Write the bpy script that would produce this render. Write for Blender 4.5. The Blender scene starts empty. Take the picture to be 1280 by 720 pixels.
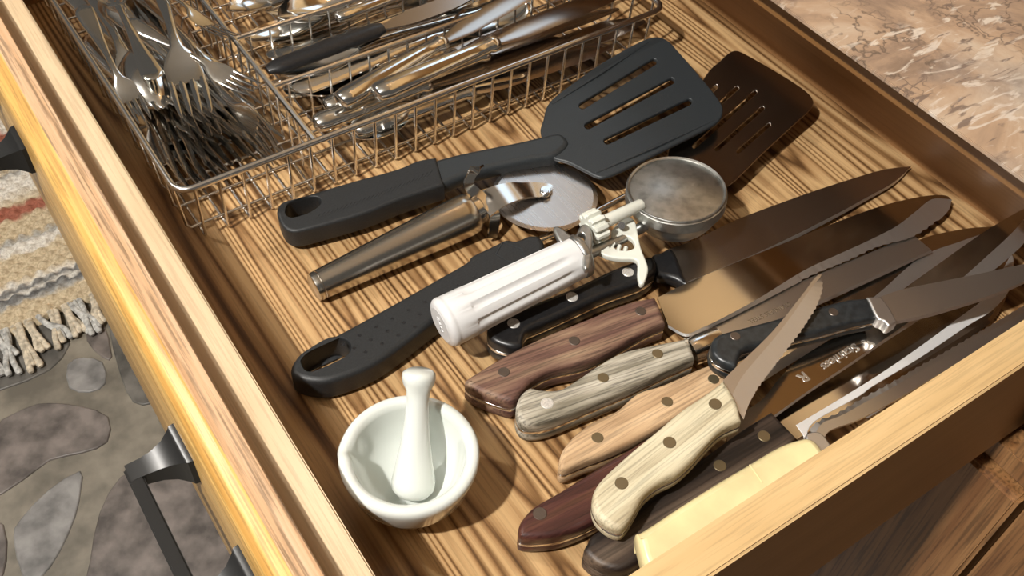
import bpy, bmesh, math, random
from math import sin, cos, pi, radians, sqrt
from mathutils import Vector as V, Matrix
from mathutils.geometry import tessellate_polygon

# ------------------------------------------------------------------ camera (world: x = away from the drawer front, y = along it, z up; helpers work in cm)
sc = bpy.context.scene
COL = sc.collection
RW = ((0.8303810, -0.5557986, 0.0394370), (-0.4005483, -0.6446354, -0.6511577), (0.3873350, 0.5249126, -0.7579171))
FPX = 1280.13; CAMH = 47.0
cam = bpy.data.cameras.new('camera'); camo = bpy.data.objects.new('camera', cam); COL.objects.link(camo)
cam.sensor_width = 36; cam.lens = FPX / 1280 * 36; cam.clip_start = .01; cam.clip_end = 50
r, d, f = (V(a) for a in RW)
M = Matrix.Identity(4)
for i in range(3):
    M[i][0] = r[i]; M[i][1] = -d[i]; M[i][2] = -f[i]
M[2][3] = CAMH / 100
camo.matrix_world = M
sc.camera = camo
# ------------------------------------------------------------------ world, lamps, exposure
wd = bpy.data.worlds.new('world'); sc.world = wd; wd.use_nodes = True
bg = wd.node_tree.nodes['Background']; bg.inputs[0].default_value = (1.0, .92, .82, 1); bg.inputs[1].default_value = .09
def lamp(name, loc, size, power, col, target=(30, 30, 0)):
    l = bpy.data.lights.new(name, 'AREA'); l.shape = 'DISK'; l.size = size / 100; l.energy = power; l.color = col
    o = bpy.data.objects.new(name, l); COL.objects.link(o)
    o.location = V(loc) / 100
    o.rotation_euler = (V(target) - V(loc)).to_track_quat('-Z', 'Y').to_euler()
    return o
lamp('recessed_lamp', (-92, 12, 166), 7, 54, (1, .965, .91))
lamp('counter_lamp', (88, 95, 168), 26, 5, (1, .97, .93))  # unseen lamp, added to put gloss on the satin blades
lamp('recessed_lamp', (-75, 150, 168), 8, 15, (1, .955, .89))
sc.view_settings.view_transform = 'Standard'; sc.view_settings.look = 'None'
sc.view_settings.exposure = 0.0; sc.view_settings.gamma = 1; sc.view_settings.use_curve_mapping = False

# ------------------------------------------------------------------ picture <-> place helpers
def ray(px, py):
    a, b = (px - 640) / FPX, (py - 360) / FPX
    return r * a + d * b + f
class Pl:
    """plane z = c + g.(x,y), flat or sloping between two known points"""
    def __init__(s, z, q=None):
        if q is None:
            s.c = z; s.g = (0., 0.)
        else:
            A = flat(z[0], z[1], z[2]); B = flat(q[0], q[1], q[2])
            dx, dy = B.x - A.x, B.y - A.y; L = dx * dx + dy * dy
            s.g = ((B.z - A.z) * dx / L, (B.z - A.z) * dy / L)
            s.c = A.z - s.g[0] * A.x - s.g[1] * A.y
        s.n = V((-s.g[0], -s.g[1], 1)).normalized()
    def at(s, px, py):
        k = ray(px, py)
        t = (s.c - CAMH) / (k.z - s.g[0] * k.x - s.g[1] * k.y)
        return V((0, 0, CAMH)) + k * t
def flat(px, py, z):
    k = ray(px, py); return V((0, 0, CAMH)) + k * ((z - CAMH) / k.z)
def up(pl, dz):
    q = Pl(pl.c + dz); q.g = pl.g; q.n = pl.n; return q

# ------------------------------------------------------------------ materials
def newmat(name):
    m = bpy.data.materials.new(name); m.use_nodes = True
    return m, m.node_tree.nodes, m.node_tree.links, m.node_tree.nodes['Principled BSDF']
def nd(N, t, **kw):
    n = N.new(t)
    for k, v in kw.items():
        if k.startswith('i_'):
            n.inputs[k[2:].replace('_', ' ')].default_value = v
        else: setattr(n, k, v)
    return n
def ramp(N, stops):
    n = N.new('ShaderNodeValToRGB'); e = n.color_ramp.elements
    while len(e) < len(stops): e.new(.5)
    for k, (p, c) in enumerate(stops):
        e[k].position = p; e[k].color = (*c, 1) if len(c) == 3 else c
    return n
def coords(N, L, scale, rot=(0, 0, 0)):
    t = N.new('ShaderNodeTexCoord'); m = N.new('ShaderNodeMapping'); m.inputs['Scale'].default_value = scale; m.inputs['Rotation'].default_value = rot
    L.new(t.outputs['Object'], m.inputs[0]); return m.outputs[0]
def bump(N, L, B, src, k, dist=.001):
    b = nd(N, 'ShaderNodeBump', i_Strength=k, i_Distance=dist); L.new(src, b.inputs['Height']); L.new(b.outputs[0], B.inputs['Normal'])
def plain(name, col, rough=.5, metal=0., spec=.5, var=0., vs=60, bk=0., coat=0):
    m, N, L, B = newmat(name)
    B.inputs['Roughness'].default_value = rough; B.inputs['Metallic'].default_value = metal
    B.inputs['Specular IOR Level'].default_value = spec; B.inputs['Base Color'].default_value = (*col, 1)
    B.inputs['Coat Weight'].default_value = coat
    if var or bk:
        n = nd(N, 'ShaderNodeTexNoise', i_Scale=1.0, i_Detail=6.0); L.new(coords(N, L, (vs,) * 3), n.inputs['Vector'])
        rp = ramp(N, [(.35, tuple(c * (1 - var) for c in col)), (.65, tuple(min(1, c * (1 + var)) for c in col))])
        L.new(n.outputs[0], rp.inputs[0]); L.new(rp.outputs[0], B.inputs['Base Color'])
        if bk: bump(N, L, B, n.outputs[0], bk)
    return m
def metal(name, col, rough, brush=0., axis=0, spots=0.):
    m, N, L, B = newmat(name)
    B.inputs['Metallic'].default_value = 1; B.inputs['Base Color'].default_value = (*col, 1); B.inputs['Roughness'].default_value = rough
    if brush:
        s = [900.] * 3; s[axis] = 14
        n = nd(N, 'ShaderNodeTexNoise', i_Scale=1.0, i_Detail=3.0); L.new(coords(N, L, s), n.inputs['Vector'])
        mr = nd(N, 'ShaderNodeMapRange'); mr.inputs['To Min'].default_value = rough * (1 - brush * .5); mr.inputs['To Max'].default_value = min(1, rough * (1 + brush))
        L.new(n.outputs[0], mr.inputs[0]); L.new(mr.outputs[0], B.inputs['Roughness'])
    if spots:
        n = nd(N, 'ShaderNodeTexNoise', i_Scale=1.0, i_Detail=8.0); L.new(coords(N, L, (130,) * 3), n.inputs['Vector'])
        rp = ramp(N, [(.35, tuple(c * (1 - spots) for c in col)), (.55, col), (.64, col), (.72, (.62, .62, .6))])
        L.new(n.outputs[0], rp.inputs[0]); L.new(rp.outputs[0], B.inputs['Base Color'])
    return m
def wood(name, stops, axis=0, fine=90., long=6., rough=.5, pores=.35, pore_s=700., bk=.2, rings=0., spec=.4, coat=0.):
    m, N, L, B = newmat(name)
    B.inputs['Roughness'].default_value = rough; B.inputs['Specular IOR Level'].default_value = spec; B.inputs['Coat Weight'].default_value = coat; B.inputs['Coat Roughness'].default_value = .25
    s = [fine] * 3; s[axis] = long
    n = nd(N, 'ShaderNodeTexNoise', i_Scale=1.0, i_Detail=5.0); L.new(coords(N, L, s), n.inputs['Vector'])
    src = n.outputs[0]
    if rings:
        s2 = [fine * .13] * 3; s2[axis] = long * .45
        n2 = nd(N, 'ShaderNodeTexNoise', i_Scale=1.0, i_Detail=1.0); L.new(coords(N, L, s2), n2.inputs['Vector'])
        a = nd(N, 'ShaderNodeMath', operation='MULTIPLY'); a.inputs[1].default_value = rings; L.new(n2.outputs[0], a.inputs[0])
        p = nd(N, 'ShaderNodeMath', operation='PINGPONG'); p.inputs[1].default_value = 1; L.new(a.outputs[0], p.inputs[0])
        mx = nd(N, 'ShaderNodeMix', data_type='FLOAT'); mx.inputs[0].default_value = .52; L.new(n.outputs[0], mx.inputs[2]); L.new(p.outputs[0], mx.inputs[3]); src = mx.outputs[0]
    rp = ramp(N, stops); L.new(src, rp.inputs[0])
    s3 = [pore_s] * 3; s3[axis] = pore_s * .03
    n3 = nd(N, 'ShaderNodeTexNoise', i_Scale=1.0, i_Detail=2.0); L.new(coords(N, L, s3), n3.inputs['Vector'])
    r3 = ramp(N, [(.36, (1 - pores,) * 3), (.52, (1, 1, 1))]); L.new(n3.outputs[0], r3.inputs[0])
    mul = nd(N, 'ShaderNodeMix', data_type='RGBA', blend_type='MULTIPLY'); mul.inputs[0].default_value = 1
    L.new(rp.outputs[0], mul.inputs[6]); L.new(r3.outputs[0], mul.inputs[7]); L.new(mul.outputs[2], B.inputs['Base Color'])
    bump(N, L, B, n3.outputs[0], bk, .0006)
    return m
MT = {}
MT['bottom'] = wood('zebra_wood_laminate', [(.22, (.095, .045, .017)), (.34, (.22, .115, .045)), (.46, (.37, .215, .095)), (.68, (.52, .335, .16))], 1, 230, 3, .38, .22, 700, .1, rings=40)
MT['ply'] = wood('maple_edge', [(.3, (.56, .37, .17)), (.7, (.70, .49, .25))], 0, 60, 8, .42, .16, 900, .1)
MT['plyy'] = wood('maple_edge_along', [(.3, (.56, .41, .25)), (.7, (.68, .52, .34))], 1, 60, 8, .42, .16, 900, .1)
MT['oak'] = wood('oak_front', [(.3, (.36, .18, .085)), (.48, (.54, .33, .18)), (.7, (.64, .43, .27))], 1, 260, 3, .42, .5, 700, .3, coat=.1)
MT['oakedge'] = wood('oak_moulding', [(.3, (.46, .24, .06)), (.5, (.66, .38, .11)), (.7, (.76, .50, .18))], 1, 260, 3, .38, .35, 700, .25, coat=.15)
MT['oakdark'] = wood('cabinet_wood', [(.3, (.20, .085, .03)), (.6, (.36, .18, .07))], 2, 110, 6, .4, .45, 500, .3, coat=.2)
MT['cabrail'] = wood('cabinet_rail_wood', [(.3, (.20, .095, .03)), (.7, (.26, .125, .04))], 1, 40, 4, .35, .1, 600, .1)
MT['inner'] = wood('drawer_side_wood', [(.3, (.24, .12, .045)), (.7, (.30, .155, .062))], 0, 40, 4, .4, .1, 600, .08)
MT['innery'] = wood('drawer_back_wood', [(.3, (.30, .155, .06)), (.7, (.38, .20, .085))], 1, 40, 4, .4, .1, 600, .08)
MT['steel'] = metal('stainless_steel', (.72, .70, .67), .16)
MT['wire'] = metal('chrome_wire', (.80, .79, .77), .22)
MT['cut'] = metal('polished_cutlery_steel', (.78, .77, .74), .13)
MT['mirror'] = metal('polished_blade_steel', (.62, .58, .53), .11)
MT['blade'] = metal('blade_steel', (.60, .56, .52), .27)
MT['bevel'] = metal('pale_ground_steel', (.90, .90, .90), .55, .1, 1)  # bevel steel, a bright reflection is put into its pale colour
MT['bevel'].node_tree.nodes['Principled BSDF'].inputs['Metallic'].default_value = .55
MT['blade2'] = metal('satin_blade_steel', (.66, .62, .57), .38, .1, 0)
MT['ground'] = metal('ground_edge_steel', (.74, .72, .70), .42, .15, 1)
MT['brushed'] = metal('brushed_handle_steel', (.60, .57, .52), .22)
MT['wheel'] = metal('cutter_wheel_steel', (.60, .56, .53), .27, .15, 1)
MT['turner'] = metal('worn_turner_steel', (.46, .41, .37), .2)
MT['alu'] = metal('dull_cast_aluminium', (.50, .50, .48), .38, 0, 0, .3)
MT['brass'] = plain('aged_rivet_metal', (.25, .20, .12), .4, .8)
MT['rivdark'] = plain('dark_rivet_metal', (.16, .13, .11), .4, .8)
MT['rivlight'] = plain('bright_rivet_metal', (.78, .76, .72), .4, .6, var=.15, vs=900)
MT['nylon'] = plain('black_nylon', (.022, .026, .029), .42, spec=.5, var=.25, vs=1500, bk=.12)
MT['rubber'] = plain('black_rubber', (.018, .019, .020), .48, spec=.4, var=.2, vs=900, bk=.1)
MT['blackpoly'] = plain('black_handle_polymer', (.012, .012, .013), .34, spec=.5, var=.3, vs=600)
MT['blackworn'] = plain('worn_black_handle_polymer', (.020, .023, .025), .33, spec=.5, var=.35, vs=260)
MT['white'] = plain('white_plastic', (.66, .66, .66), .32, spec=.5)
MT['white2'] = plain('ivory_gear_plastic', (.66, .67, .60), .38, spec=.5)
MT['cream'] = plain('cream_handle_plastic', (.72, .61, .33), .28, spec=.5, var=.12, vs=35, coat=.3)
MT['ceramic'] = plain('white_glazed_porcelain', (.68, .71, .67), .12, spec=.6, coat=.5)
MT['iron'] = plain('black_iron', (.012, .012, .012), .28, 0, .6)
MT['print'] = plain('etched_mark', (.20, .15, .10), .5, .6)
MT['w_purple'] = wood('purple_brown_laminated_wood', [(.3, (.085, .035, .03)), (.46, (.16, .085, .06)), (.60, (.25, .155, .10)), (.74, (.38, .28, .18))], 0, 130, 14, .6, .5, 700, .5)
MT['w_grey'] = wood('weathered_grey_wood', [(.28, (.09, .075, .05)), (.42, (.27, .24, .18)), (.66, (.55, .50, .41))], 0, 160, 16, .7, .55, 800, .7)
MT['w_tan'] = wood('tan_beech_wood', [(.3, (.34, .21, .11)), (.55, (.56, .38, .22)), (.75, (.66, .48, .30))], 0, 120, 14, .6, .35, 700, .4)
MT['w_red'] = wood('dark_red_rosewood', [(.3, (.035, .012, .01)), (.5, (.07, .024, .02)), (.75, (.15, .065, .035))], 0, 130, 10, .35, .45, 700, .3, coat=.3)
MT['w_pale'] = wood('pale_ash_wood', [(.28, (.36, .29, .18)), (.5, (.58, .51, .35)), (.75, (.68, .62, .45))], 0, 150, 10, .6, .3, 800, .4)
MT['w_walnut'] = wood('dark_walnut_wood', [(.3, (.018, .012, .009)), (.5, (.05, .033, .024)), (.72, (.12, .085, .06))], 0, 110, 5, .5, .5, 500, .5, rings=9)
MT['grout'] = plain('tan_grout', (.215, .19, .15), .5, var=.35, vs=20, bk=.5)
MT['st1'] = plain('purple_grey_slate', (.17, .145, .13), .42, var=.5, vs=26, bk=.8)
MT['st2'] = plain('pale_grey_slate', (.235, .225, .215), .42, var=.4, vs=28, bk=.8)
MT['st3'] = plain('dark_green_grey_slate', (.135, .125, .11), .42, var=.5, vs=22, bk=.8)
MT['wall'] = plain('kitchen_wall_paint', (.66, .46, .24), .6, var=.12, vs=9)
MT['splash'] = plain('brown_backsplash', (.24, .15, .085), .5, var=.2, vs=12)
MT['upper'] = wood('honey_cabinet_wood', [(.3, (.50, .30, .13)), (.7, (.62, .40, .18))], 2, 60, 5, .4, .2, 500, .2)
MT['trimw'] = plain('white_trim_paint', (.78, .77, .74), .5)
MT['ceil'] = plain('kitchen_ceiling_paint', (.74, .70, .63), .7, var=.05, vs=3)
def laminate():
    m, N, L, B = newmat('marbled_counter_laminate')
    B.inputs['Roughness'].default_value = .4
    c = coords(N, L, (1, 1, 1))
    def noise(sc_, det, rough=.5, dist=0., vec=None):
        n = nd(N, 'ShaderNodeTexNoise', i_Scale=sc_, i_Detail=det, i_Roughness=rough, i_Distortion=dist); L.new(vec or c, n.inputs['Vector']); return n
    def mix(a, b, fac, mode='MIX'):
        x = nd(N, 'ShaderNodeMix', data_type='RGBA', blend_type=mode)
        if isinstance(fac, float): x.inputs[0].default_value = fac
        else: L.new(fac, x.inputs[0])
        for k, q in ((6, a), (7, b)):
            if isinstance(q, tuple): x.inputs[k].default_value = (*q, 1)
            else: L.new(q, x.inputs[k])
        return x.outputs[2]
    def rmp(src, st): r_ = ramp(N, st); L.new(src, r_.inputs[0]); return r_.outputs[0]
    base = rmp(noise(10., 10., .68, 1.2).outputs[0], [(.32, (.16, .105, .07)), (.44, (.28, .19, .13)), (.54, (.40, .27, .175)), (.64, (.47, .35, .25)), (.76, (.52, .43, .33))])
    grey = rmp(noise(26., 9., .7, .8).outputs[0], [(.36, (.17, .135, .115)), (.52, (.36, .30, .25)), (.68, (.42, .36, .31))])
    col = mix(base, grey, rmp(noise(6.5, 4., .6, .6).outputs[0], [(.46, (0, 0, 0)), (.60, (.85, .85, .85))]))
    dn = noise(13., 5., .6)
    w = mix(c, dn.outputs[1], .16, 'LINEAR_LIGHT')
    v = nd(N, 'ShaderNodeTexVoronoi', feature='DISTANCE_TO_EDGE', i_Scale=7.); L.new(w, v.inputs['Vector'])
    line = rmp(v.outputs['Distance'], [(0, (1, 1, 1)), (.022, (0, 0, 0))]); msk = rmp(noise(14., 3.).outputs[0], [(.46, (0, 0, 0)), (.56, (1, 1, 1))])
    col = mix(col, (.13, .09, .065), mix((0, 0, 0), line, msk))
    # brushy leaf veins in two directions
    for ang, ms, cc, th in ((.7, 4.3, (.58, .50, .42), .62), (-.9, 5.1, (.16, .11, .085), .62), (2.2, 6.2, (.60, .52, .43), .64)):
        cv = coords(N, L, (30, 120, 30), (0, 0, ang)); n = nd(N, 'ShaderNodeTexNoise', i_Scale=1.0, i_Detail=5., i_Distortion=1.6); L.new(cv, n.inputs['Vector'])
        f1 = rmp(n.outputs[0], [(th - .05, (0, 0, 0)), (th + .03, (1, 1, 1))]); f2 = rmp(noise(ms * 2.2, 3., .5, .5).outputs[0], [(.50, (0, 0, 0)), (.58, (.9, .9, .9))])
        col = mix(col, cc, mix((0, 0, 0), f1, f2))
    L.new(col, B.inputs['Base Color'])
    return m
MT['laminate'] = laminate()
def rugmat():
    m, N, L, B = newmat('woven_cotton')
    B.inputs['Roughness'].default_value = .95; B.inputs['Specular IOR Level'].default_value = .1
    t = N.new('ShaderNodeTexCoord'); s = N.new('ShaderNodeSeparateXYZ'); L.new(t.outputs['Object'], s.inputs[0])
    n = nd(N, 'ShaderNodeTexNoise', i_Scale=45., i_Detail=3.); L.new(t.outputs['Object'], n.inputs['Vector'])
    a = nd(N, 'ShaderNodeMath', operation='MULTIPLY_ADD'); a.inputs[1].default_value = .03; L.new(n.outputs[0], a.inputs[0]); L.new(s.outputs[1], a.inputs[2])
    b = nd(N, 'ShaderNodeMath', operation='DIVIDE'); b.inputs[1].default_value = .60; L.new(a.outputs[0], b.inputs[0])
    C = (.64, .53, .36); W = (.80, .76, .68); K = (.13, .13, .13); G = (.42, .41, .38); RD = (.40, .15, .10)
    st = [(0, C), (.095, C), (.105, G), (.125, K), (.135, W), (.15, K), (.165, W), (.185, C), (.26, C), (.275, W), (.30, W), (.315, G), (.335, C), (.40, C), (.415, RD), (.445, RD), (.46, C), (.52, W), (.57, W), (.585, G), (.61, C), (.70, W), (.74, RD), (.76, RD), (.775, W), (1, C)]
    rp = ramp(N, st); L.new(b.outputs[0], rp.inputs[0])
    n2 = nd(N, 'ShaderNodeTexNoise', i_Scale=260., i_Detail=2.); L.new(t.outputs['Object'], n2.inputs['Vector'])
    r2 = ramp(N, [(.35, (.62, .58, .55)), (.6, (1, 1, 1))]); L.new(n2.outputs[0], r2.inputs[0])
    mu = nd(N, 'ShaderNodeMix', data_type='RGBA', blend_type='MULTIPLY'); mu.inputs[0].default_value = .8; L.new(rp.outputs[0], mu.inputs[6]); L.new(r2.outputs[0], mu.inputs[7])
    L.new(mu.outputs[2], B.inputs['Base Color'])
    return m
MT['rug'] = rugmat()
MT['fringe'] = plain('cotton_fringe', (.60, .52, .40), .95, spec=.1, var=.35, vs=120, bk=.3)
MT['fringeg'] = plain('grey_cotton_fringe', (.50, .49, .46), .95, spec=.1, var=.4, vs=120, bk=.3)

# ------------------------------------------------------------------ object helpers
WM = {}
def setw(o, Mw, parent):
    if parent is not None:
        o.parent = parent; o.matrix_basis = WM[parent.name].inverted() @ Mw
    else: o.matrix_basis = Mw
    WM[o.name] = Mw.copy()
def tag(o, label=None, cat=None, group=None, kind=None):
    for k, v in (('label', label), ('category', cat), ('group', group), ('kind', kind)):
        if v: o[k] = v
    return o
def thing(name, label, cat, loc, group=None):
    o = bpy.data.objects.new(name, None); COL.objects.link(o); o.empty_display_size = .01
    setw(o, Matrix.Translation(V(loc) / 100), None)
    return tag(o, label, cat, group)
def frame(o, x=V((1, 0, 0)), n=V((0, 0, 1))):
    z = V(n).normalized(); x = V(x); x = (x - z * x.dot(z)).normalized(); y = z.cross(x)
    F = Matrix.Identity(4)
    for i in range(3): F[i][0] = x[i]; F[i][1] = y[i]; F[i][2] = z[i]; F[i][3] = o[i] / 100
    return F
def mesh(name, vs, fs, mats, parent=None, F=None, sharp=40, mi=None, smooth=True, world=True):
    """vs in world cm (or local cm when world is False)"""
    if F is None:
        c = sum((V(v) for v in vs), V()) / len(vs); c.z = min(v[2] for v in vs); F = frame(c)
    me = bpy.data.meshes.new(name)
    if world:
        I = F.inverted(); L = [I @ (V(v) / 100) for v in vs]
    else: L = [V(v) / 100 for v in vs]
    me.from_pydata([tuple(v) for v in L], [], fs)
    for m in (mats if isinstance(mats, (list, tuple)) else [mats]): me.materials.append(MT[m])
    if mi: me.polygons.foreach_set('material_index', mi)
    bm = bmesh.new(); bm.from_mesh(me); bmesh.ops.recalc_face_normals(bm, faces=bm.faces); bm.to_mesh(me); bm.free()
    if smooth:
        me.polygons.foreach_set('use_smooth', [True] * len(me.polygons)); me.set_sharp_from_angle(angle=radians(sharp))
    o = bpy.data.objects.new(name, me); COL.objects.link(o); setw(o, F, parent)
    return o
def box(name, a, b, mat, parent=None, bev=.08):
    a = [min(p, q) for p, q in zip(a, b)] if True else a; 
    return mesh(name, *boxdata(a, b, bev), mat, parent, frame(V(((a[0] + b[0]) / 2, (a[1] + b[1]) / 2, a[2]))))
def boxdata(a, b, bev):
    bm = bmesh.new(); bmesh.ops.create_cube(bm, size=1)
    for v in bm.verts:
        for i in range(3): v.co[i] = a[i] if v.co[i] < 0 else b[i]
    if bev: bmesh.ops.bevel(bm, geom=bm.edges[:], offset=bev, segments=2, affect='EDGES')
    bm.verts.index_update()
    r_ = [tuple(v.co) for v in bm.verts], [[v.index for v in f_.verts] for f_ in bm.faces]; bm.free(); return r_
def bx(name, a, b, mat, parent=None, bev=.08):
    lo = [min(p, q) for p, q in zip(a, b)]; hi = [max(p, q) for p, q in zip(a, b)]
    v, fc = boxdata(lo, hi, bev)
    return mesh(name, v, fc, mat, parent, frame(V(((lo[0] + hi[0]) / 2, (lo[1] + hi[1]) / 2, lo[2]))))
def cr(pts, sub=4, closed=True):
    """Catmull-Rom through points; a third element marks a sharp corner"""
    P = [V((p[0], p[1], 0)) for p in pts]; K = [len(p) > 2 for p in pts]; n = len(P); out = []
    for i in range(n if closed else n - 1):
        p1, p2 = P[i], P[(i + 1) % n]
        p0 = p1 if (K[i] or (not closed and i == 0)) else P[i - 1]
        p3 = p2 if (K[(i + 1) % n] or (not closed and i == n - 2)) else P[(i + 2) % n]
        for s in range(sub):
            t = s / sub
            out.append(.5 * ((2 * p1) + (p2 - p0) * t + (2 * p0 - 5 * p1 + 4 * p2 - p3) * t * t + (3 * p1 - 3 * p2 + p3 - p0) * t ** 3))
    if not closed: out.append(P[-1])
    return [(v.x, v.y) for v in out]
def area2(p): return sum(p[i - 1][0] * p[i][1] - p[i][0] * p[i - 1][1] for i in range(len(p)))
def slab(name, px, pl, thick, mat, parent=None, rnd=.15, holes=(), sub=4, ax=None, segs=3, warp=None, rb=None, straight=False):
    """solid plate whose top face outline is traced on plane pl; edges rounded by rnd"""
    def W(ps, sb): return [pl.at(*q) for q in (ps if straight else cr(ps, sb))]
    out = W(px, sub); hs = [W(h, sub) for h in holes]
    c = sum(out, V()) / len(out)
    if ax: xd = pl.at(*ax[1]) - pl.at(*ax[0])
    else:
        a = max(out, key=lambda v: (v - c).length); xd = a - c
        if xd.x < 0: xd = -xd
    F = frame(c, xd, pl.n); I = F.inverted()
    def loc(ps, ccw):
        q = [I @ (v / 100) * 100 for v in ps]; q = [(v.x, v.y) for v in q]
        return q if (area2(q) > 0) == ccw else q[::-1]
    return slab2(name, loc(out, True), [loc(h, False) for h in hs], thick, mat, parent, F, rnd, segs, warp, rb)
def slab2(name, outer, holes, thick, mat, parent, F, rnd=.1, segs=3, warp=None, rb=None):
    rb = rnd if rb is None else rb
    rnd = min(rnd, thick * .5 if rb else thick * .95); rb = min(rb, thick * .5)
    rings = []
    for k in range(segs + 1):
        a = pi / 2 * k / segs
        if rb: rings.append((rb * (1 - sin(a)), -thick + rb * (1 - cos(a))))
        elif k == 0: rings.append((0, -thick))
    for k in range(segs + 1):
        a = pi / 2 * k / segs
        rings.append((rnd * (1 - cos(a)), -rnd * (1 - sin(a))))
    loops = [outer] + list(holes); vs = []; fs = []; base = []
    nr = len(rings)
    for li, lp in enumerate(loops):
        hk = 1. if li == 0 else min(1., .07 / max(rnd, .01))
        n = len(lp); N_ = []
        for i in range(n):
            a, b, c = V(lp[i - 1]), V(lp[i]), V(lp[(i + 1) % n])
            e1, e2 = (b - a), (c - b)
            e1 = e1.normalized() if e1.length > 1e-9 else e2.normalized(); e2 = e2.normalized() if e2.length > 1e-9 else e1
            n1, n2 = V((-e1.y, e1.x)), V((-e2.y, e2.x)); m_ = n1 + n2
            m_ = m_.normalized() if m_.length > 1e-6 else n1
            N_.append(m_ * min(1.4, 1 / max(.3, m_.dot(n1))))
        base.append(len(vs))
        for ins, z in rings:
            for p, q in zip(lp, N_): vs.append((p[0] + q.x * ins * hk, p[1] + q.y * ins * hk, z))
        b0 = base[-1]
        for k in range(nr - 1):
            for i in range(n):
                j = (i + 1) % n
                fs.append((b0 + k * n + i, b0 + k * n + j, b0 + (k + 1) * n + j, b0 + (k + 1) * n + i))
    nside = len(fs)
    for ring in (0, nr - 1):
        polys = []; idx = []
        for lp, b0 in zip(loops, base):
            n = len(lp); ids = [b0 + ring * n + i for i in range(n)]
            polys.append([V((vs[i][0], vs[i][1], 0)) for i in ids]); idx += ids
        for t in tessellate_polygon(polys): fs.append(tuple(idx[i] for i in t))
    if warp: vs = [warp(*v) for v in vs]
    o = mesh(name, vs, fs, mat, parent, F, 50, world=False)
    o.data.polygons.foreach_set('use_smooth', [i < nside for i in range(len(o.data.polygons))])
    return o
def capsule(a, b, w, n=5):
    """outline (picture px) of a slot between a and b of width w"""
    A, B = V(a), V(b); u = (B - A).normalized(); p = V((-u.y, u.x)); out = []
    for k in range(n + 1):
        t = pi / 2 + pi * k / n; out.append(tuple(A + (u * cos(t) + p * sin(t)) * w / 2))
    for k in range(n + 1):
        t = -pi / 2 + pi * k / n; out.append(tuple(B + (u * cos(t) + p * sin(t)) * w / 2))
    return [(q[0], q[1], 1) for q in out]
def tubedata(pts, rad, n=10, upv=None, flatk=1., cap=True):
    P = [V(p) for p in pts]; m = len(P); R = rad if isinstance(rad, (list, tuple)) else [rad] * m
    vs = []; fs = []; u = None
    for i in range(m):
        t = (P[min(i + 1, m - 1)] - P[max(i - 1, 0)]).normalized()
        if u is None:
            u = V(upv) if upv is not None else (V((0, 0, 1)) if abs(t.z) < .9 else V((1, 0, 0)))
        u = (u - t * u.dot(t)).normalized(); w = t.cross(u)
        for k in range(n):
            a = 2 * pi * k / n
            vs.append(tuple(P[i] + (w * cos(a) + u * sin(a) * flatk) * R[i]))
    for i in range(m - 1):
        for k in range(n):
            j = (k + 1) % n; fs.append((i * n + k, i * n + j, (i + 1) * n + j, (i + 1) * n + k))
    if cap:
        fs.append(tuple(range(n))[::-1]); fs.append(tuple((m - 1) * n + k for k in range(n)))
    return vs, fs
def tube(name, pts, rad, mat, parent=None, n=10, upv=None, flatk=1., sharp=40):
    vs, fs = tubedata(pts, rad, n, upv, flatk)
    a, b = V(pts[0]), V(pts[-1]); x = b - a if (b - a).length > .01 else V((1, 0, 0))
    nn = V((0, 0, 1)) if abs(x.normalized().z) < .95 else V((1, 0, 0))
    return mesh(name, vs, fs, mat, parent, frame((a + b) / 2, x, nn), sharp)
def bez(P, n=10):
    """smooth 3-D line through points"""
    out = []
    for i in range(len(P) - 1):
        p0, p1, p2, p3 = V(P[max(i - 1, 0)]), V(P[i]), V(P[i + 1]), V(P[min(i + 2, len(P) - 1)])
        for s in range(n):
            t = s / n; out.append(.5 * ((2 * p1) + (p2 - p0) * t + (2 * p0 - 5 * p1 + 4 * p2 - p3) * t * t + (3 * p1 - 3 * p2 + p3 - p0) * t ** 3))
    out.append(V(P[-1])); return out
def lathe(name, prof, c, mat, parent=None, n=64, axis=V((0, 0, 1)), mod=None, sharp=50):
    z = V(axis).normalized(); x = V((1, 0, 0)) if abs(z.x) < .9 else V((0, 1, 0)); F = frame(V(c), x, z)
    vs = []; fs = []; m = len(prof)
    for i, (rr, zz) in enumerate(prof):
        for k in range(n):
            a = 2 * pi * k / n; q = mod(rr, zz, a, i) if mod else (rr, zz)
            vs.append((q[0] * cos(a), q[0] * sin(a), q[1]))
    for i in range(m - 1):
        for k in range(n):
            j = (k + 1) % n; fs.append((i * n + k, i * n + j, (i + 1) * n + j, (i + 1) * n + k))
    fs.append(tuple(range(n))[::-1]); fs.append(tuple((m - 1) * n + k for k in range(n)))
    return mesh(name, vs, fs, mat, parent, F, sharp, world=False)
def disc(name, c, rad, h, mat, parent, n=V((0, 0, 1)), seg=24):
    b = min(.04, h * .4)
    return lathe(name, [(rad, 0), (rad, h - b), (rad - b, h)], c, mat, parent, seg, n, sharp=20)
def resample(P, n):
    L = [0.]
    for a, b in zip(P, P[1:]): L.append(L[-1] + (V(b) - V(a)).length)
    out = []; j = 0
    for i in range(n):
        t = L[-1] * i / (n - 1)
        while j < len(L) - 2 and L[j + 1] < t: j += 1
        k = (t - L[j]) / max(1e-9, L[j + 1] - L[j]); out.append(V(P[j]).lerp(V(P[j + 1]), min(1, k)))
    return out
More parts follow.
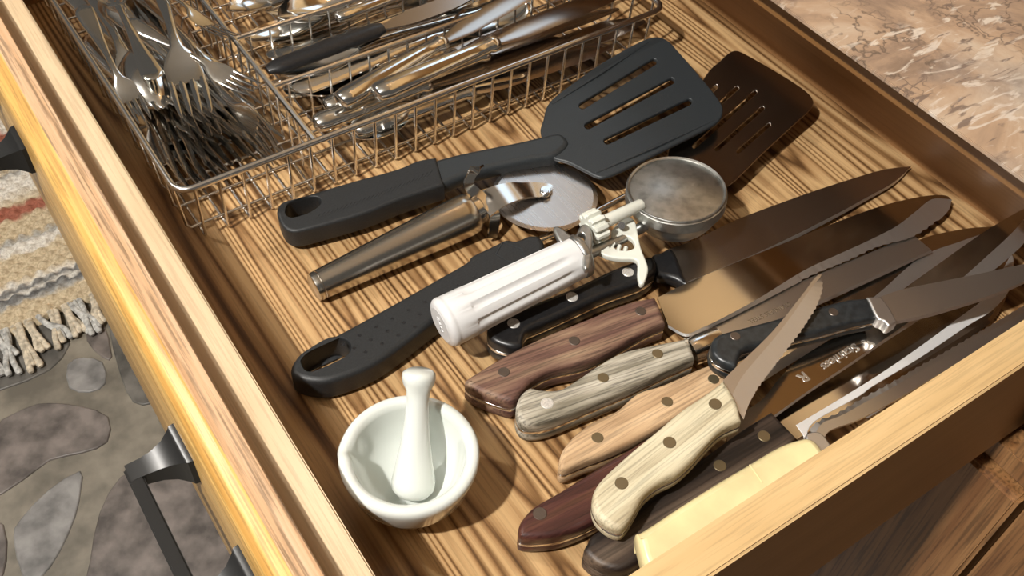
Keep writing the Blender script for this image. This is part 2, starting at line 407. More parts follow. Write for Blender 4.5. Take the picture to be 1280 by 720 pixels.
def blade(name, spine, edge, pl, parent, grind=.25, t=.18, mats=('blade', 'ground'), serr=None, n=90, grindpx=None, drop=.75):
    """knife blade: flat face from spine to grind line, then a ground bevel down to the cutting edge"""
    S = resample([pl.at(*q) for q in cr(spine, 6, False)], n); E = resample([pl.at(*q) for q in cr(edge, 6, False)], n)
    G = resample([pl.at(*q) for q in cr(grindpx, 6, False)], n) if grindpx else [s.lerp(e, 1 - grind) for s, e in zip(S, E)]
    L = (S[-1] - S[0]).length; vs = []; fs = []; mi = []
    for i in range(n):
        s, g, e = S[i], G[i], E[i]
        if serr:
            x = L * i / (n - 1)
            if serr[2] * L < x < serr[3] * L:
                w = (e - g); k = serr[0] * abs(sin(pi * x / serr[1]))
                if w.length > 1e-4: e = e - w.normalized() * min(k, w.length * .7)
        vs += [tuple(s - pl.n * t), tuple(s), tuple(g), tuple(e - pl.n * t * drop)]
    for i in range(n - 1):
        a, b = i * 4, (i + 1) * 4
        for k, m_ in ((0, 0), (1, 0), (2, 1), (3, 0)):
            kk = (k + 1) % 4; fs.append((a + k, a + kk, b + kk, b + k)); mi.append(m_)
    fs.append((0, 1, 2, 3)); mi.append(0); e_ = (n - 1) * 4; fs.append((e_, e_ + 1, e_ + 2, e_ + 3)); mi.append(0)
    me = mesh(name, vs, fs, list(mats), parent, frame(sum(S, V()) / n, S[-1] - S[0], pl.n), 4)
    # recalc keeps face order, so the material indices can be set afterwards
    me.data.polygons.foreach_set('material_index', mi)
    return me
def rivets(pts, pl, rad, mat, parent, h=.12):
    for q in pts:
        c = pl.at(*q); disc('rivet', c - pl.n * (h - .03), rad, h, mat, parent, pl.n)
def text(body, size, pos, xdir, n, mat, parent, depth=.012, name='engraving', label=None, bold=0):
    cu = bpy.data.curves.new('engraving', 'FONT'); cu.body = body; cu.size = size / 100; cu.extrude = depth / 100; cu.align_x = 'CENTER'; cu.align_y = 'CENTER'; cu.offset = bold / 100
    o = bpy.data.objects.new('tmp', cu); COL.objects.link(o)
    dg = bpy.context.evaluated_depsgraph_get(); me = bpy.data.meshes.new_from_object(o.evaluated_get(dg)); bpy.data.objects.remove(o)
    me.materials.clear(); me.materials.append(MT[mat])
    o = bpy.data.objects.new(name, me); COL.objects.link(o); setw(o, frame(V(pos), V(xdir), n), parent)
    if label: o['label'] = label
    return o

# ================================================================== THE SETTING
# stone floor (75 cm under the drawer bottom) with flagstones, each a raised slab
ZF = -75.
fl = bx('floor', (-160, -60, ZF - 3), (104, 260, ZF - .35), 'grout', None, 0); fl['kind'] = 'structure'
stones = [('st1', [(-20, 545), (30, 510), (62, 503), (100, 507), (135, 520), (134, 552), (102, 566), (62, 575), (28, 600), (-20, 622)]),
          ('st2', [(100, 588), (101, 610), (94, 645), (74, 690), (50, 722), (28, 720), (16, 672), (24, 650), (60, 612)]),
          ('st3', [(-20, 408), (40, 398), (82, 412), (86, 432), (62, 462), (4, 486), (-20, 484)]),
          ('st3', [(136, 408), (152, 404), (176, 428), (196, 488), (189, 504), (166, 502), (150, 468)]),
          ('st2', [(84, 455), (104, 446), (128, 452), (132, 478), (112, 490), (86, 484)]),
          ('st3', [(196, 516), (212, 508), (236, 536), (222, 545), (205, 536)]),
          ('st1', [(150, 596), (190, 580), (236, 590), (282, 640), (300, 690), (250, 760), (180, 780), (112, 740), (112, 700), (124, 640)]),
          ('st1', [(-30, 650), (4, 655), (8, 700), (-4, 730), (-30, 730)]),
          ('st1', [(110, 395), (128, 398), (140, 445), (128, 446), (108, 425)])]
pf = Pl(ZF)
placed = []
for m_, ps in stones:
    o = slab('flagstone', ps, up(pf, -.12), .4, m_, fl, .2, sub=2, segs=2, rb=0)
    c = sum((pf.at(*q) for q in ps), V()) / len(ps); placed.append((c, max((pf.at(*q) - c).length for q in ps)))
rnd = random.Random(4)
for gx in range(-6, 5):
    for gy in range(-2, 12):
        c = V((gx * 22 + rnd.uniform(-4, 4), gy * 22 + rnd.uniform(-4, 4), ZF)); R0 = rnd.uniform(7.5, 10)
        if c.x > 88 or c.x < -150: continue
        if any((c - q).length < rr + R0 * .95 for q, rr in placed): continue
        n_ = rnd.choice((6, 7, 8)); pts = []
        for k in range(n_):
            a = 2 * pi * (k + rnd.uniform(-.25, .25)) / n_; rr = R0 * rnd.uniform(.8, 1.12); pts.append((c.x + rr * cos(a), c.y + rr * sin(a)))
        loc_ = [(p[0] - c.x, p[1] - c.y) for p in pts]
        pp = cr(loc_, 1); pp = pp if area2(pp) > 0 else pp[::-1]
        slab2('flagstone', pp, [], .4, rnd.choice(('st1', 'st2', 'st3')), fl, frame(c - V((0, 0, .12))), .2, 2, None, 0)
o = bx('wall_back', (104, -60, ZF), (108, 260, 172), 'wall', None, 0); o['kind'] = 'structure'
o = bx('ceiling', (-160, -60, 172), (108, 260, 176), 'ceil', None, 0); o['kind'] = 'structure'

bx('trim_1', (102.9, -60, 60), (104, 116, 68), 'trimw', None, .1)['kind'] = 'structure'
wc_ = thing('wall_cabinet', 'honey-coloured wooden wall cabinet high above the counter, out of the picture', 'cabinet', (89, 27, 112))
bx('trim_2', (103.2, -60, 12.4), (104, 116, 59.5), 'splash', None, .1)['kind'] = 'structure'
bx('cabinet_box', (76, -55, 112), (103.9, 110, 165), 'upper', wc_, .1)
for k in range(4): bx('door', (74, -54.6 + k * 41.2, 112.5), (75.95, -54.6 + k * 41.2 + 40.6, 164.5), 'upper', wc_, .3)
wn_ = bx('window_1', (103.2, 118, 80), (104, 170, 150), 'trimw', None, .1); wn_['kind'] = 'structure'  # window added out of view so the metal reflects pale blue
m, N, L, B = newmat('daylight_glass'); B.inputs['Base Color'].default_value = (.5, .6, .7, 1); B.inputs['Emission Color'].default_value = (.62, .80, 1, 1); B.inputs['Emission Strength'].default_value = 1.5; MT['glass'] = m  # glow for the panes of the added window
for a in (121, 145.5): bx('pane', (102.9, a, 84), (103.3, a + 21.5, 146), 'glass', wn_, 0)
# woven rug
def rug():
    x0, x1, y0, y1 = -50., 30., 116., 172.
    t = thing('woven_rug', 'cream woven rug with black and red stripes and a fringe, on the stone floor', 'rug', ((x0 + x1) / 2, (y0 + y1) / 2, ZF + .2))
    nx, ny = 330, 240; vs = []; fs = []
    for j in range(ny + 1):
        y = y0 + (y1 - y0) * j / ny
        for i in range(nx + 1):
            x = x0 + (x1 - x0) * i / nx
            row = int(y / 1.5); ph = (row % 2) * pi
            h = .45 + .75 * abs(sin(pi * y / 1.5)) * (.55 + .45 * sin(2 * pi * x / 2.3 + ph + .9 * sin(y * .7 + x * .3)))
            e = .45 * sin(x * .5) + .25 * sin(x * 1.7)
            vs.append((x, y + (e if j < 6 else 0) * (1 - j / 6.), ZF + h * (1 if 0 < j < ny and 0 < i < nx else .05)))
    w = nx + 1
    for j in range(ny):
        for i in range(nx): fs.append((j * w + i, j * w + i + 1, (j + 1) * w + i + 1, (j + 1) * w + i))
    mesh('woven_body', vs, fs, 'rug', t, frame(V(((x0), y0, ZF))), 80)
    rr = random.Random(7); x = -22.
    while x < 16:
        L = rr.uniform(5.0, 8.5); n = rr.choice((3, 4, 5)); VS = []; FS = []
        lean = rr.uniform(-1.6, 1.6); ex = x + lean
        for k in range(n):
            o_ = rr.uniform(-.55, .55); o2 = rr.uniform(-.9, .9)
            P = bez([(x + o_, y0 + .9, ZF + .6), (x + o_ * .6 + lean * .3, y0 - L * .3, ZF + .9 + rr.uniform(0, .3)), (ex + o2 * .8, y0 - L * .72, ZF + .75 + rr.uniform(0, .4)), (ex + o2 * 1.2, y0 - L + rr.uniform(-.6, .6), ZF + .55)], 5)
            v, fc = tubedata(P, [.42] * (len(P) - 3) + [.48, .5, .34], 7, None, .8); b = len(VS); VS += v; FS += [tuple(i + b for i in q) for q in fc]
        mesh('fringe_tassel', VS, FS, 'fringeg' if rr.random() < .3 else 'fringe', t, frame(V((x, y0, ZF + .3))), 60)
        x += rr.uniform(1.3, 2.0)
rug()

# cabinet and counter over the back of the drawer
cb = thing('base_cabinet', 'brown wooden kitchen cabinet front below the patterned countertop, behind the open drawer', 'cabinet', (75, 40, ZF))
bx('top_rail', (45.4, -20, 10.0), (47.6, 110, 12.0), 'cabrail', cb, .05)
bx('middle_rail', (45.4, -20, -7.3), (47.4, 110, -5.6), 'oakdark', cb, .06)
bx('stile', (45.4, 3.2, -5.6), (47.4, 9.3, 10.0), 'oakdark', cb, .06)
bx('stile', (45.4, 77.4, -5.6), (47.4, 83, 10.0), 'oakdark', cb, .06)
bx('cabinet_body', (47.6, -20, ZF), (103.9, 110, -8.0), 'oakdark', cb, 0)
for a, b in ((-20, 6.75), (7.15, 34), (34.4, 61), (61.4, 88)):
    dr = bx('door', (44.6, a, -62), (47.4, b, -7.75), 'oakdark', cb, .25)
ct = bx('countertop', (43.9, -20, 12.0), (103.9, 110, 12.27), 'laminate', None, .05)
tag(ct, 'tan and pink marbled laminate countertop above the back of the drawer', 'countertop')

# ================================================================== THE DRAWER
H = 6.8
dw = thing('drawer', 'open wooden kitchen drawer with wood-grain bottom, pale maple sides and oak front', 'drawer', (30, 44, -4.8))
bx('drawer_bottom', (6.6, 11.9, -.7), (54.4, 76.2, 0), 'bottom', dw, 0)
bx('front_panel', (5.06, 10.14, -4.8), (6.98, 77.9, H), 'plyy', dw, .10)
o = bx('side_panel', (6.98, 10.14, -4.8), (54.1, 12.08, H), 'ply', dw, .13)
bx('side_panel', (6.98, 76, -4.8), (54.1, 77.9, H), 'ply', dw, .13)
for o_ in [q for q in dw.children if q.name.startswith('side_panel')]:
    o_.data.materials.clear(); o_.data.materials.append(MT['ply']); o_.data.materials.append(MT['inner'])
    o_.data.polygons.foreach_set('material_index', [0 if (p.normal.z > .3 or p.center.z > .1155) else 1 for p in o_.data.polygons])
bx('back_panel', (54.1, 10.14, -4.8), (55.9, 77.9, H), 'innery', dw, .1)
# oak false front, moulded outer edge
prof = [(5.06, -4.8), (5.06, 8.12), (5.0, 8.2), (4.05, 8.2), (3.98, 8.12), (3.86, 8.06), (3.55, 8.02), (3.22, 7.86), (3.05, 7.6), (2.98, 7.3), (2.98, -4.6), (3.1, -4.8)]
vs = []; fs = []
for y in (7.0, 80.0):
    for q in prof: vs.append((q[0], y, q[1]))
n_ = len(prof)
for i in range(n_): fs.append((i, (i + 1) % n_, n_ + (i + 1) % n_, n_ + i))
fs += [tuple(range(n_)), tuple(range(n_, 2 * n_))]
of = mesh('drawer_front', vs, fs, ['oak', 'oakedge'], dw, frame(V((4, 43, 0))), 35)
of.data.polygons.foreach_set('material_index', [1 if p.center.x < -.0002 else 0 for p in of.data.polygons])
of['label'] = 'golden oak drawer front with a moulded outer edge'
def pull(yc, z, parent):
    h = bpy.data.objects.new('bail_pull', None); COL.objects.link(h); h.empty_display_size = .01
    setw(h, Matrix.Translation(V((2.9, yc, z)) / 100), parent); h['label'] = 'matt black iron bar pull'
    for s in (-1, 1):
        y = yc + s * 3.8
        secs = [(2.98, 1.25, 1.0), (2.72, 1.22, .98), (2.6, 1.1, .9), (2.1, .78, .66), (1.5, .6, .5), (.9, .52, .42), (.15, .5, .38)]
        vs = []; fs = []
        for x, hy, hz in secs:
            yy = y + s * (2.98 - x) * .06
            for a, b in ((1, 1), (-1, 1), (-1, -1), (1, -1)): vs.append((x, yy + a * hy, z + b * hz))
        for i in range(len(secs) - 1):
            for k in range(4): fs.append((i * 4 + k, i * 4 + (k + 1) % 4, i * 4 + 4 + (k + 1) % 4, i * 4 + 4 + k))
        fs += [(0, 1, 2, 3), tuple(range(len(secs) * 4 - 4, len(secs) * 4))]
        mesh('mounting_post', vs, fs, 'iron', h, frame(V((1.5, y, z))), 35)
    bx('grip_bar', (.02, yc - 4.3, z - .38), (.74, yc + 4.3, z + .38), 'iron', h, .08)
pull(26.1, 3.2, dw); pull(59.6, 3.2, dw)

# ================================================================== UTENSILS
# --- mortar and pestle
mc = (11.9, 23.7, .02)
mt = thing('mortar', 'small white porcelain mortar bowl with a pouring lip, beside the black dotted handle', 'mortar', mc)
pr_ = [(0.05, 0), (1.55, 0), (1.7, .12), (1.72, .3), (2.1, .55), (2.7, 1.25), (3.08, 2.1), (3.28, 3.0), (3.42, 3.55), (3.42, 3.85), (3.3, 4.02), (3.05, 4.06), (2.82, 3.92), (2.74, 3.6), (2.62, 2.9), (2.35, 2.05), (1.9, 1.35), (1.2, .85), (.5, .68), (.05, .66)]
va = math.atan2(25.6 - mc[1], 9.4 - mc[0])
def spout(rr, zz, a, i):
    dlt = (a - va + pi) % (2 * pi) - pi; w = math.exp(-(dlt / .13) ** 2)
    if 8 <= i <= 13: return rr + (.10 if i < 11 else .16) * w, zz - .26 * w
    if i in (7, 14): return rr + .03 * w, zz
    return rr, zz
def sm(prof, k=3):
    return [(q[0], q[1]) for q in cr([(max(p[0], .02), p[1]) for p in prof], k, False)]
pr2 = pr_
lathe('bowl', pr2, mc, 'ceramic', mt, 96, mod=spout, sharp=75)
A_ = flat(517, 600, 1.75); B_ = flat(521.5, 512, 4.75); u_ = (B_ - A_).normalized()
ps = thing('pestle', 'white porcelain pestle standing in the mortar, leaning on its rim', 'pestle', tuple(A_))
prf = [(.05, -.95), (.45, -.93), (.85, -.75), (1.08, -.42), (1.1, 0), (.96, .8), (.76, 1.9), (.62, 3.2), (.56, 4.3), (.6, 4.75), (.78, 5.1), (.84, 5.4), (.8, 5.62), (.62, 5.74), (.05, 5.78)]
lathe('grinding_rod', prf, tuple(A_), 'ceramic', ps, 48, u_, sharp=75)

# --- slotted nylon spatula
sp = thing('slotted_spatula', 'black nylon spatula with three long slots and a looped handle, leaning past the wire basket', 'spatula', tuple(flat(620, 200, 0)))
ph = Pl((350, 265, 1.9), (650, 185, 2.4))
neck = [(540, 203), (560, 194), (600, 185), (650, 175), (676, 169), (700, 165), (712, 178), (696, 193), (676, 197), (659, 200), (620, 208), (580, 219), (558, 228), (545, 230)]
slab('neck', neck, up(ph, -.12), 1.15, 'nylon', sp, .4, ax=((350, 265), (650, 185)), segs=4)
hand = [(346, 267), (348, 257), (355, 251), (380, 244), (437, 227), (495, 211), (522, 200), (545, 196, 1), (555, 230, 1), (530, 238), (495, 250), (455, 266), (392, 284), (368, 289), (354, 284)]
hole = [(357, 262), (362, 253), (380, 247), (396, 246), (401, 252), (396, 259), (384, 266), (367, 271), (359, 269)]
slab('handle', hand, ph, 1.5, 'rubber', sp, .2, [hole], ax=((350, 265), (650, 185)), segs=4)
for k in range(26):
    x_ = 392 + k * 5.6; y_ = 277 - k * 1.85 - (k * .012) * k
    tube('grip_ridge', [ph.at(x_, y_) + V((0, 0, -.03)), ph.at(x_ + 8, y_ - 10) + V((0, 0, -.01))], .035, 'rubber', sp, 5)
pb = Pl((700, 170, 2.2), (890, 110, 2.9))
bl = [(676, 166), (679, 150), (687, 127), (718, 102), (751, 79), (791, 56), (812, 47), (824, 46), (836, 51), (850, 66), (879, 99), (900, 126), (904, 138), (899, 150), (882, 161), (830, 187), (784, 210), (761, 220), (748, 221), (731, 213), (709, 202), (689, 195)]
slab('slotted_blade', bl, pb, .3, 'nylon', sp, .12, [capsule((728, 132), (817, 77), 8), capsule((735, 157), (839, 101), 8), capsule((759, 176), (861, 127), 8)], ax=((690, 180), (890, 110)))
# raised rim either side of the blade
for a, b in (((690, 130), (812, 52)), ((745, 216), (893, 150))):
    tube('blade_rim', [up(pb, -.02).at(*a), up(pb, .06).at((a[0] + b[0]) / 2, (a[1] + b[1]) / 2), up(pb, -.02).at(*b)], [.1, .16, .08], 'nylon', sp, 8, None, .6)

# --- metal turner with black dotted handle
tn = thing('slotted_turner', 'worn steel slotted turner with a black dotted rubber handle, running beneath the ice cream scoop', 'turner', tuple(flat(640, 330, 0)))
pt = Pl((962, 95, 1.9), (855, 200, 1.5))
head = [(840, 172), (880, 97), (900, 76), (911, 66), (920, 63), (931, 67), (958, 82), (991, 102), (1009, 115), (1016, 124), (1016, 131), (1010, 140), (991, 157), (950, 195), (912, 231), (888, 236), (868, 232), (845, 222), (826, 226), (816, 220), (832, 205)]
slab('slotted_head', head, pt, .12, 'turner', tn, .05, [capsule((868, 183), (944, 115), 4.5), capsule((896, 186), (953, 135), 4.5), capsule((923, 189), (961, 156), 4.5), capsule((855, 168), (921, 110), 4.5), capsule((862, 142), (895, 108), 4.5)], ax=((855, 200), (962, 95)), segs=1)
tube('shank', bez([flat(672, 301, 1.15), flat(700, 288, 1.2), flat(760, 257, 1.25), flat(815, 228, 1.3), flat(838, 214, 1.5)], 6), .24, 'steel', tn, 12, None, .8)
p2 = Pl((380, 460, 1.9), (660, 305, 1.9))
thd = [(363, 463), (367, 450), (380, 436), (405, 424), (432, 411), (508, 369), (550, 345), (583, 326), (590, 318), (615, 306), (632, 298), (645, 299), (661, 293), (674, 294), (681, 304), (679, 316), (660, 327), (625, 343), (600, 360), (560, 388), (530, 410), (495, 437), (462, 458), (420, 474), (395, 477), (371, 472)]
thl = [(377, 449), (389, 436), (413, 423), (431, 424), (438, 433), (432, 444), (402, 459), (384, 463)]
slab('handle', thd, p2, 1.75, 'rubber', tn, .34, [thl], ax=((380, 460), (660, 305)), segs=4)
for i in range(9):
    for j in range(3):
        x = 447 + i * 20.5 + j * 14 - 3; y = 427 - i * 10.5 + j * 6 - 5
        if j == 2 and i > 7: continue
        c = p2.at(x - 15, y + 8 - j * 1)
        o = disc('grip_dimple', c - V((0, 0, .03)), .11, .045, 'blackpoly', tn, seg=12)
hx = [(628, 303), (652, 311), (657, 325), (643, 331), (620, 318)]
for i in range(5): tube('embossed_mark', [p2.at(*hx[i]) + V((0, 0, .0)), p2.at(*hx[(i + 1) % 5])], .035, 'blackworn', tn, 6)

# --- pizza cutter
pc = thing('pizza_cutter', 'stainless steel pizza cutter with a round wheel and tapered handle, lying below the nylon spatula', 'pizza cutter', tuple(flat(500, 310, 0)))
a_ = flat(391, 360, .95); b_ = flat(590, 266, 1.45); u_ = (b_ - a_).normalized(); L_ = (b_ - a_).length
lathe('handle', [(.05, 0), (.7, 0), (.86, .08), (.9, .25), (.9, .42), (.87, .46), (.92, .5), (.98, 2), (1.12, 5), (1.3, 8.5), (1.36, L_ - .7), (1.34, L_ - .2), (1.24, L_), (.05, L_)], tuple(a_), 'brushed', pc, 40, u_, sharp=30)
lathe('ferrule', [(.8, 0), (.95, .1), (.95, .55), (.75, .7), (.05, .7)], tuple(b_ - u_ * .02), 'steel', pc, 24, u_)
wc = flat(681, 244, 1.55); 
wn = V((.03, .05, 1)).normalized()
lathe('wheel', [(.05, -.07), (2.6, -.07), (3.38, -.01), (3.38, .01), (3.1, .07), (.05, .07)], tuple(wc), 'wheel', pc, 72, wn, sharp=8)
def ribbon(name, pts, wdir, w, t, mat, parent):
    """bent flat strip: centre line pts, width along wdir"""
    P = [V(p) for p in pts]; W_ = V(wdir).normalized(); vs = []; fs = []; m = len(P)
    ws = w if isinstance(w, (list, tuple)) else [w] * m
    for i in range(m):
        tg = (P[min(i + 1, m - 1)] - P[max(0, i - 1)]).normalized(); n = tg.cross(W_).normalized(); Wd = n.cross(tg).normalized()
        for a, b in ((1, 1), (1, -1), (-1, -1), (-1, 1)): vs.append(tuple(P[i] + Wd * a * ws[i] / 2 + n * b * t / 2))
    for i in range(m - 1):
        for k in range(4): fs.append((i * 4 + k, i * 4 + (k + 1) % 4, i * 4 + 4 + (k + 1) % 4, i * 4 + 4 + k))
    fs += [(0, 1, 2, 3), tuple(range(m * 4 - 4, m * 4))]
    return mesh(name, vs, fs, mat, parent, frame((P[0] + P[-1]) / 2, P[-1] - P[0], V((0, 0, 1))), 40)
pv = u_.cross(V((0, 0, 1))).normalized()
arm = bez([flat(603, 258, 1.9), flat(622, 246, 2.25), flat(645, 239, 2.2), flat(662, 238, 1.9), flat(680, 238, 1.8), flat(689, 240, 1.8)], 5)
na = len(arm); ribbon('arm', arm, pv, [2.0 - .9 * i / na for i in range(na - 3)] + [1.1, .95, .6], .12, 'steel', pc)
arm2 = bez([flat(603, 262, 1.2), flat(622, 252, .95), flat(645, 247, .95), flat(682, 243, 1.2)], 5)
ribbon('arm', arm2, pv, 1.3, .12, 'steel', pc)
disc('rivet', flat(682, 240, 1.8), .36, .22, 'steel', pc); disc('rivet_head', flat(682, 240, 2.0), .2, .1, 'wire', pc)
gd = bez([flat(594, 212, 3.6), flat(586, 217, 3.7), flat(580, 235, 2.8), flat(596, 250, 2.1), flat(610, 266, 1.9), flat(612, 280, 1.4), flat(609, 300, .45)], 5)
ribbon('finger_guard', [q + u_ * .35 for q in gd], u_, .7, .13, 'steel', pc)

# --- ice cream scoop
sx = thing('ice_cream_scoop', 'ice cream scoop with a fluted white plastic handle and dull grey metal bowl', 'ice cream scoop', tuple(flat(640, 370, 0)))
a_ = flat(551, 406, 3.3); b_ = flat(721, 322, 3.9); u_ = (b_ - a_).normalized(); L_ = (b_ - a_).length
ha = lathe('handle', [(.05, -.02), (1.05, -.02), (1.28, .05), (1.42, .2), (1.46, .42), (1.42, .5), (1.44, .6), (1.42, 1.6), (1.42, 1.75), (1.38, 2.4), (1.34, 4.5), (1.3, 7), (1.27, L_ - 1.2), (1.26, L_ - .9), (1.24, L_ - .1), (1.15, L_), (.05, L_)], tuple(a_), 'white', sx, 96, u_,
           mod=lambda rr, zz, a, i: (rr - (.15 * max(0, cos(a * 9)) ** .6 if 8 <= i <= 12 else 0), zz), sharp=40)
text('BALL', .5, a_ - u_ * .05, V((.1, -1, -.3)).cross(u_) * 0 + V((.9, -.25, -.4)), -u_, 'white', sx, .02, 'embossed_mark', 'raised letters on the white end cap')
lathe('cap_ring', [(1.0, 0), (1.05, .0), (1.05, .03), (.98, .03)], tuple(a_ - u_ * .035), 'white', sx, 48, u_)
# cast collar with a thumb fin
lathe('collar', [(.05, 0), (1.2, 0), (1.3, .1), (1.3, .42), (1.15, .55), (.05, .55)], tuple(b_ - u_ * .1), 'alu', sx, 40, u_)
cp = Pl((700, 300, 4.6), (745, 330, 4.6))
fin = slab('thumb_fin', [(692, 286), (694, 282), (702, 284), (717, 294), (726, 281), (735, 280), (740, 288), (741, 302), (738, 330), (733, 336), (729, 332), (727, 318), (713, 309), (703, 305), (697, 297)], up(cp, .3), .45, 'alu', sx, .14, [[(723, 293), (728, 291), (731, 296), (729, 301), (724, 299)]], ax=((700, 300), (745, 330)))
g0 = flat(733, 288, 4.3); g1 = flat(803, 255, 4.5); gu = (g1 - g0).normalized()
tube('gear_rod', [g0, g0.lerp(g1, .97), g1], [.42, .36, .28], 'white2', sx, 24)
def gearmod(rr, zz, a, i): return (rr * (1 + .13 * (1 if sin(a * 11) > 0 else -1)) if 0 < i < 5 else rr, zz)
lathe('pinion_gear', [(.4, 0), (.82, 0), (.9, .08), (.9, .85), (.82, .95), (.4, .95)], tuple(g0 + gu * .1), 'white2', sx, 88, gu, mod=gearmod, sharp=25)
lp = Pl((760, 280, 3.6), (805, 340, 3.6))
lev = [(764, 290), (771, 280), (782, 271), (789, 272), (795, 279), (801, 308), (810, 332), (809, 344), (805, 354, 1), (800, 354), (797, 343), (796, 325), (776, 323), (757, 319), (743, 311), (739, 305), (745, 300), (749, 304, 1), (751, 300, 1), (756, 307, 1), (759, 302, 1), (763, 310, 1), (767, 304, 1)]
slab('gear_lever', lev, lp, .4, 'white2', sx, .1, [[(774, 296), (781, 294), (791, 299), (793, 309), (781, 313), (768, 309)]], ax=((760, 280), (805, 340)))
for q in ((750, 306), (757, 309), (764, 311), (772, 313), (780, 315)): tube('gear_tooth', [lp.at(*q) + V((0, 0, -.3)), lp.at(q[0] + 3, q[1] - 8) + V((0, 0, -.1))], .12, 'white2', sx, 6)
tube('pivot_pin', [flat(777, 282, 3.2), flat(777, 282, 4.15)], .22, 'steel', sx, 16)
bc = flat(846, 236, 4.55); bn = V((-.02, .06, 1)).normalized()
def hemi(R, t, lip, depth):
    o_ = [(.05, -depth)]
    for k in range(1, 12): a = pi / 2 * k / 12; o_.append((R * sin(a), -depth * cos(a)))
    o_ += [(R, 0), (R, lip), (R - t * .3, lip + .05), (R - t, lip)]
    for k in range(11, 0, -1): a = pi / 2 * k / 12; o_.append(((R - t) * sin(a), -(depth - t) * cos(a)))
    o_.append((.05, -(depth - t))); return o_
lathe('bowl', hemi(3.0, .16, .1, 3.3), tuple(bc - bn * .1), 'alu', sx, 72, bn, sharp=60)
lathe('bowl_band', [(3.0, -.75), (3.06, -.7), (3.06, -.02), (3.0, .02)], tuple(bc - bn * .1), 'alu', sx, 72, bn)
# thin scraper strap hugging the inside of the bowl
e1 = V((.75, -.66, 0)).normalized(); SP = []
for k in range(-10, 11):
    a = k / 10 * 1.42; SP.append(bc - bn * .15 + e1 * sin(a) * 2.62 - bn * cos(a) * 2.85)
ribbon('scraper_blade', SP, bn.cross(e1), 1.1, .06, 'alu', sx)
tube('shank', [flat(734, 318, 3.5), flat(775, 300, 3.3), flat(806, 282, 3.2)], [.35, .3, .35], 'alu', sx, 14)

# ================================================================== KNIVES
def knife(label, loc, name='kitchen_knife', cat='knife'): return thing(name, label, cat, tuple(flat(loc[0], loc[1], 0)))
def wood_handle(k, outline, pl, mat, ax, rv, rvmat, rr=.36, th=1.75, tang='steel', rnd=.3):
    sl = (th - .22) / 2
    for z, nm in ((0, 'handle_scale'), (-sl - .22, 'handle_scale')):
        slab(nm, outline, up(pl, 0) if z == 0 else shift(pl, z), sl, mat, k, rnd if z == 0 else .05, ax=ax, segs=4, rb=.03 if z == 0 else rnd, warp=None, ) if z == 0 else slabw(nm, outline, pl, z, sl, mat, k, ax, rnd)
    slabw('tang', outline, pl, -sl, .22, tang, k, ax, .02)
    rivets(rv, pl, rr, rvmat, k)
def shift(pl, z): return up(pl, z)
def slabw(nm, outline, pl, z, th, mat, k, ax, rnd, grow=0.0):
    """same outline as the top scale, moved straight down in the world (not re-traced)"""
    out = [pl.at(*q) for q in cr(outline, 4)]
    c = sum(out, V()) / len(out); F = frame(c, pl.at(*ax[1]) - pl.at(*ax[0]), pl.n); I = F.inverted()
    q = [I @ (v / 100) * 100 for v in out]; q = [(v.x, v.y) for v in q]; q = q if area2(q) > 0 else q[::-1]
    F2 = F.copy(); F2.translation = F.translation + pl.n * z / 100
    return slab2(nm, q, [], th, mat, k, F2, .02 if rnd < .05 else .03, 2, None, min(rnd, th * .45))

# chef's knife, black handle
k = knife("large chef's knife with a black handle and three bright rivets, uppermost of the knives", (700, 370))
p5 = Pl((615, 415, 2.0), (815, 330, 1.9))
o5 = [(609, 413), (612, 404), (620, 397), (635, 391), (675, 375), (720, 357), (760, 338), (790, 326), (812, 319), (820, 326), (820, 338), (808, 348), (795, 354), (760, 366), (720, 384), (685, 400), (664, 409), (657, 415), (654, 424), (652, 431), (640, 433), (622, 428), (612, 421)]
wood_handle(k, o5, p5, 'blackpoly', ((615, 415), (815, 330)), [(642, 404), (715, 371), (785, 340)], 'rivlight', .37, 1.8)
slab('bolster', [(814, 320), (826, 314), (838, 309), (846, 318), (856, 345), (861, 353), (857, 356), (846, 349), (834, 345), (820, 342)], Pl(1.35), .9, 'blackpoly', k, .3, ax=((615, 415), (815, 330)))
blade('blade', [(836, 311), (868, 300), (920, 275), (1000, 245), (1060, 225), (1105, 212), (1139, 208)], [(858, 356), (900, 339), (950, 318), (1000, 294), (1050, 268), (1080, 251), (1118, 229), (1139, 208)], Pl((850, 330, 1.0), (1139, 208, .35)), k, .06, .2, ('blade', 'ground'))
# 6 bread knife, purple-brown handle
k = knife('scallop-edged bread knife with a faded purple-brown laminated wood handle and dark rivets', (710, 440))
p6 = Pl((590, 480, 2.05), (830, 390, 2.05))
o6 = [(581, 476), (587, 470), (600, 462), (635, 441), (685, 417), (735, 397), (785, 377), (819, 370, 1), (825, 383), (832, 402, 1), (810, 411), (772, 432), (745, 446), (722, 454), (690, 461), (668, 472), (655, 485), (646, 497), (636, 501), (610, 493), (590, 484)]
wood_handle(k, o6, p6, 'w_purple', ((590, 480), (830, 390)), [(630, 465), (718, 426), (801, 389)], 'rivdark', .33, 1.85)
blade('blade', [(822, 372), (856, 355), (905, 334), (960, 312), (1040, 280), (1100, 258), (1150, 246), (1180, 244), (1190, 250)], [(836, 408), (858, 419), (880, 411), (905, 400), (950, 377), (1010, 346), (1060, 325), (1100, 307), (1140, 296), (1170, 277), (1186, 262), (1190, 250)], Pl((830, 385, 1.6), (1190, 250, .9)), k, mats=('mirror', 'ground'),
      grindpx=[(835, 406), (857, 417), (879, 409), (904, 397), (948, 373), (1005, 338), (1050, 317), (1085, 301), (1120, 283), (1145, 264), (1165, 249), (1188, 249)], serr=(.09, .62, .42, .9), n=260)
em = Pl((830, 385, 1.5), (1190, 250, .9))
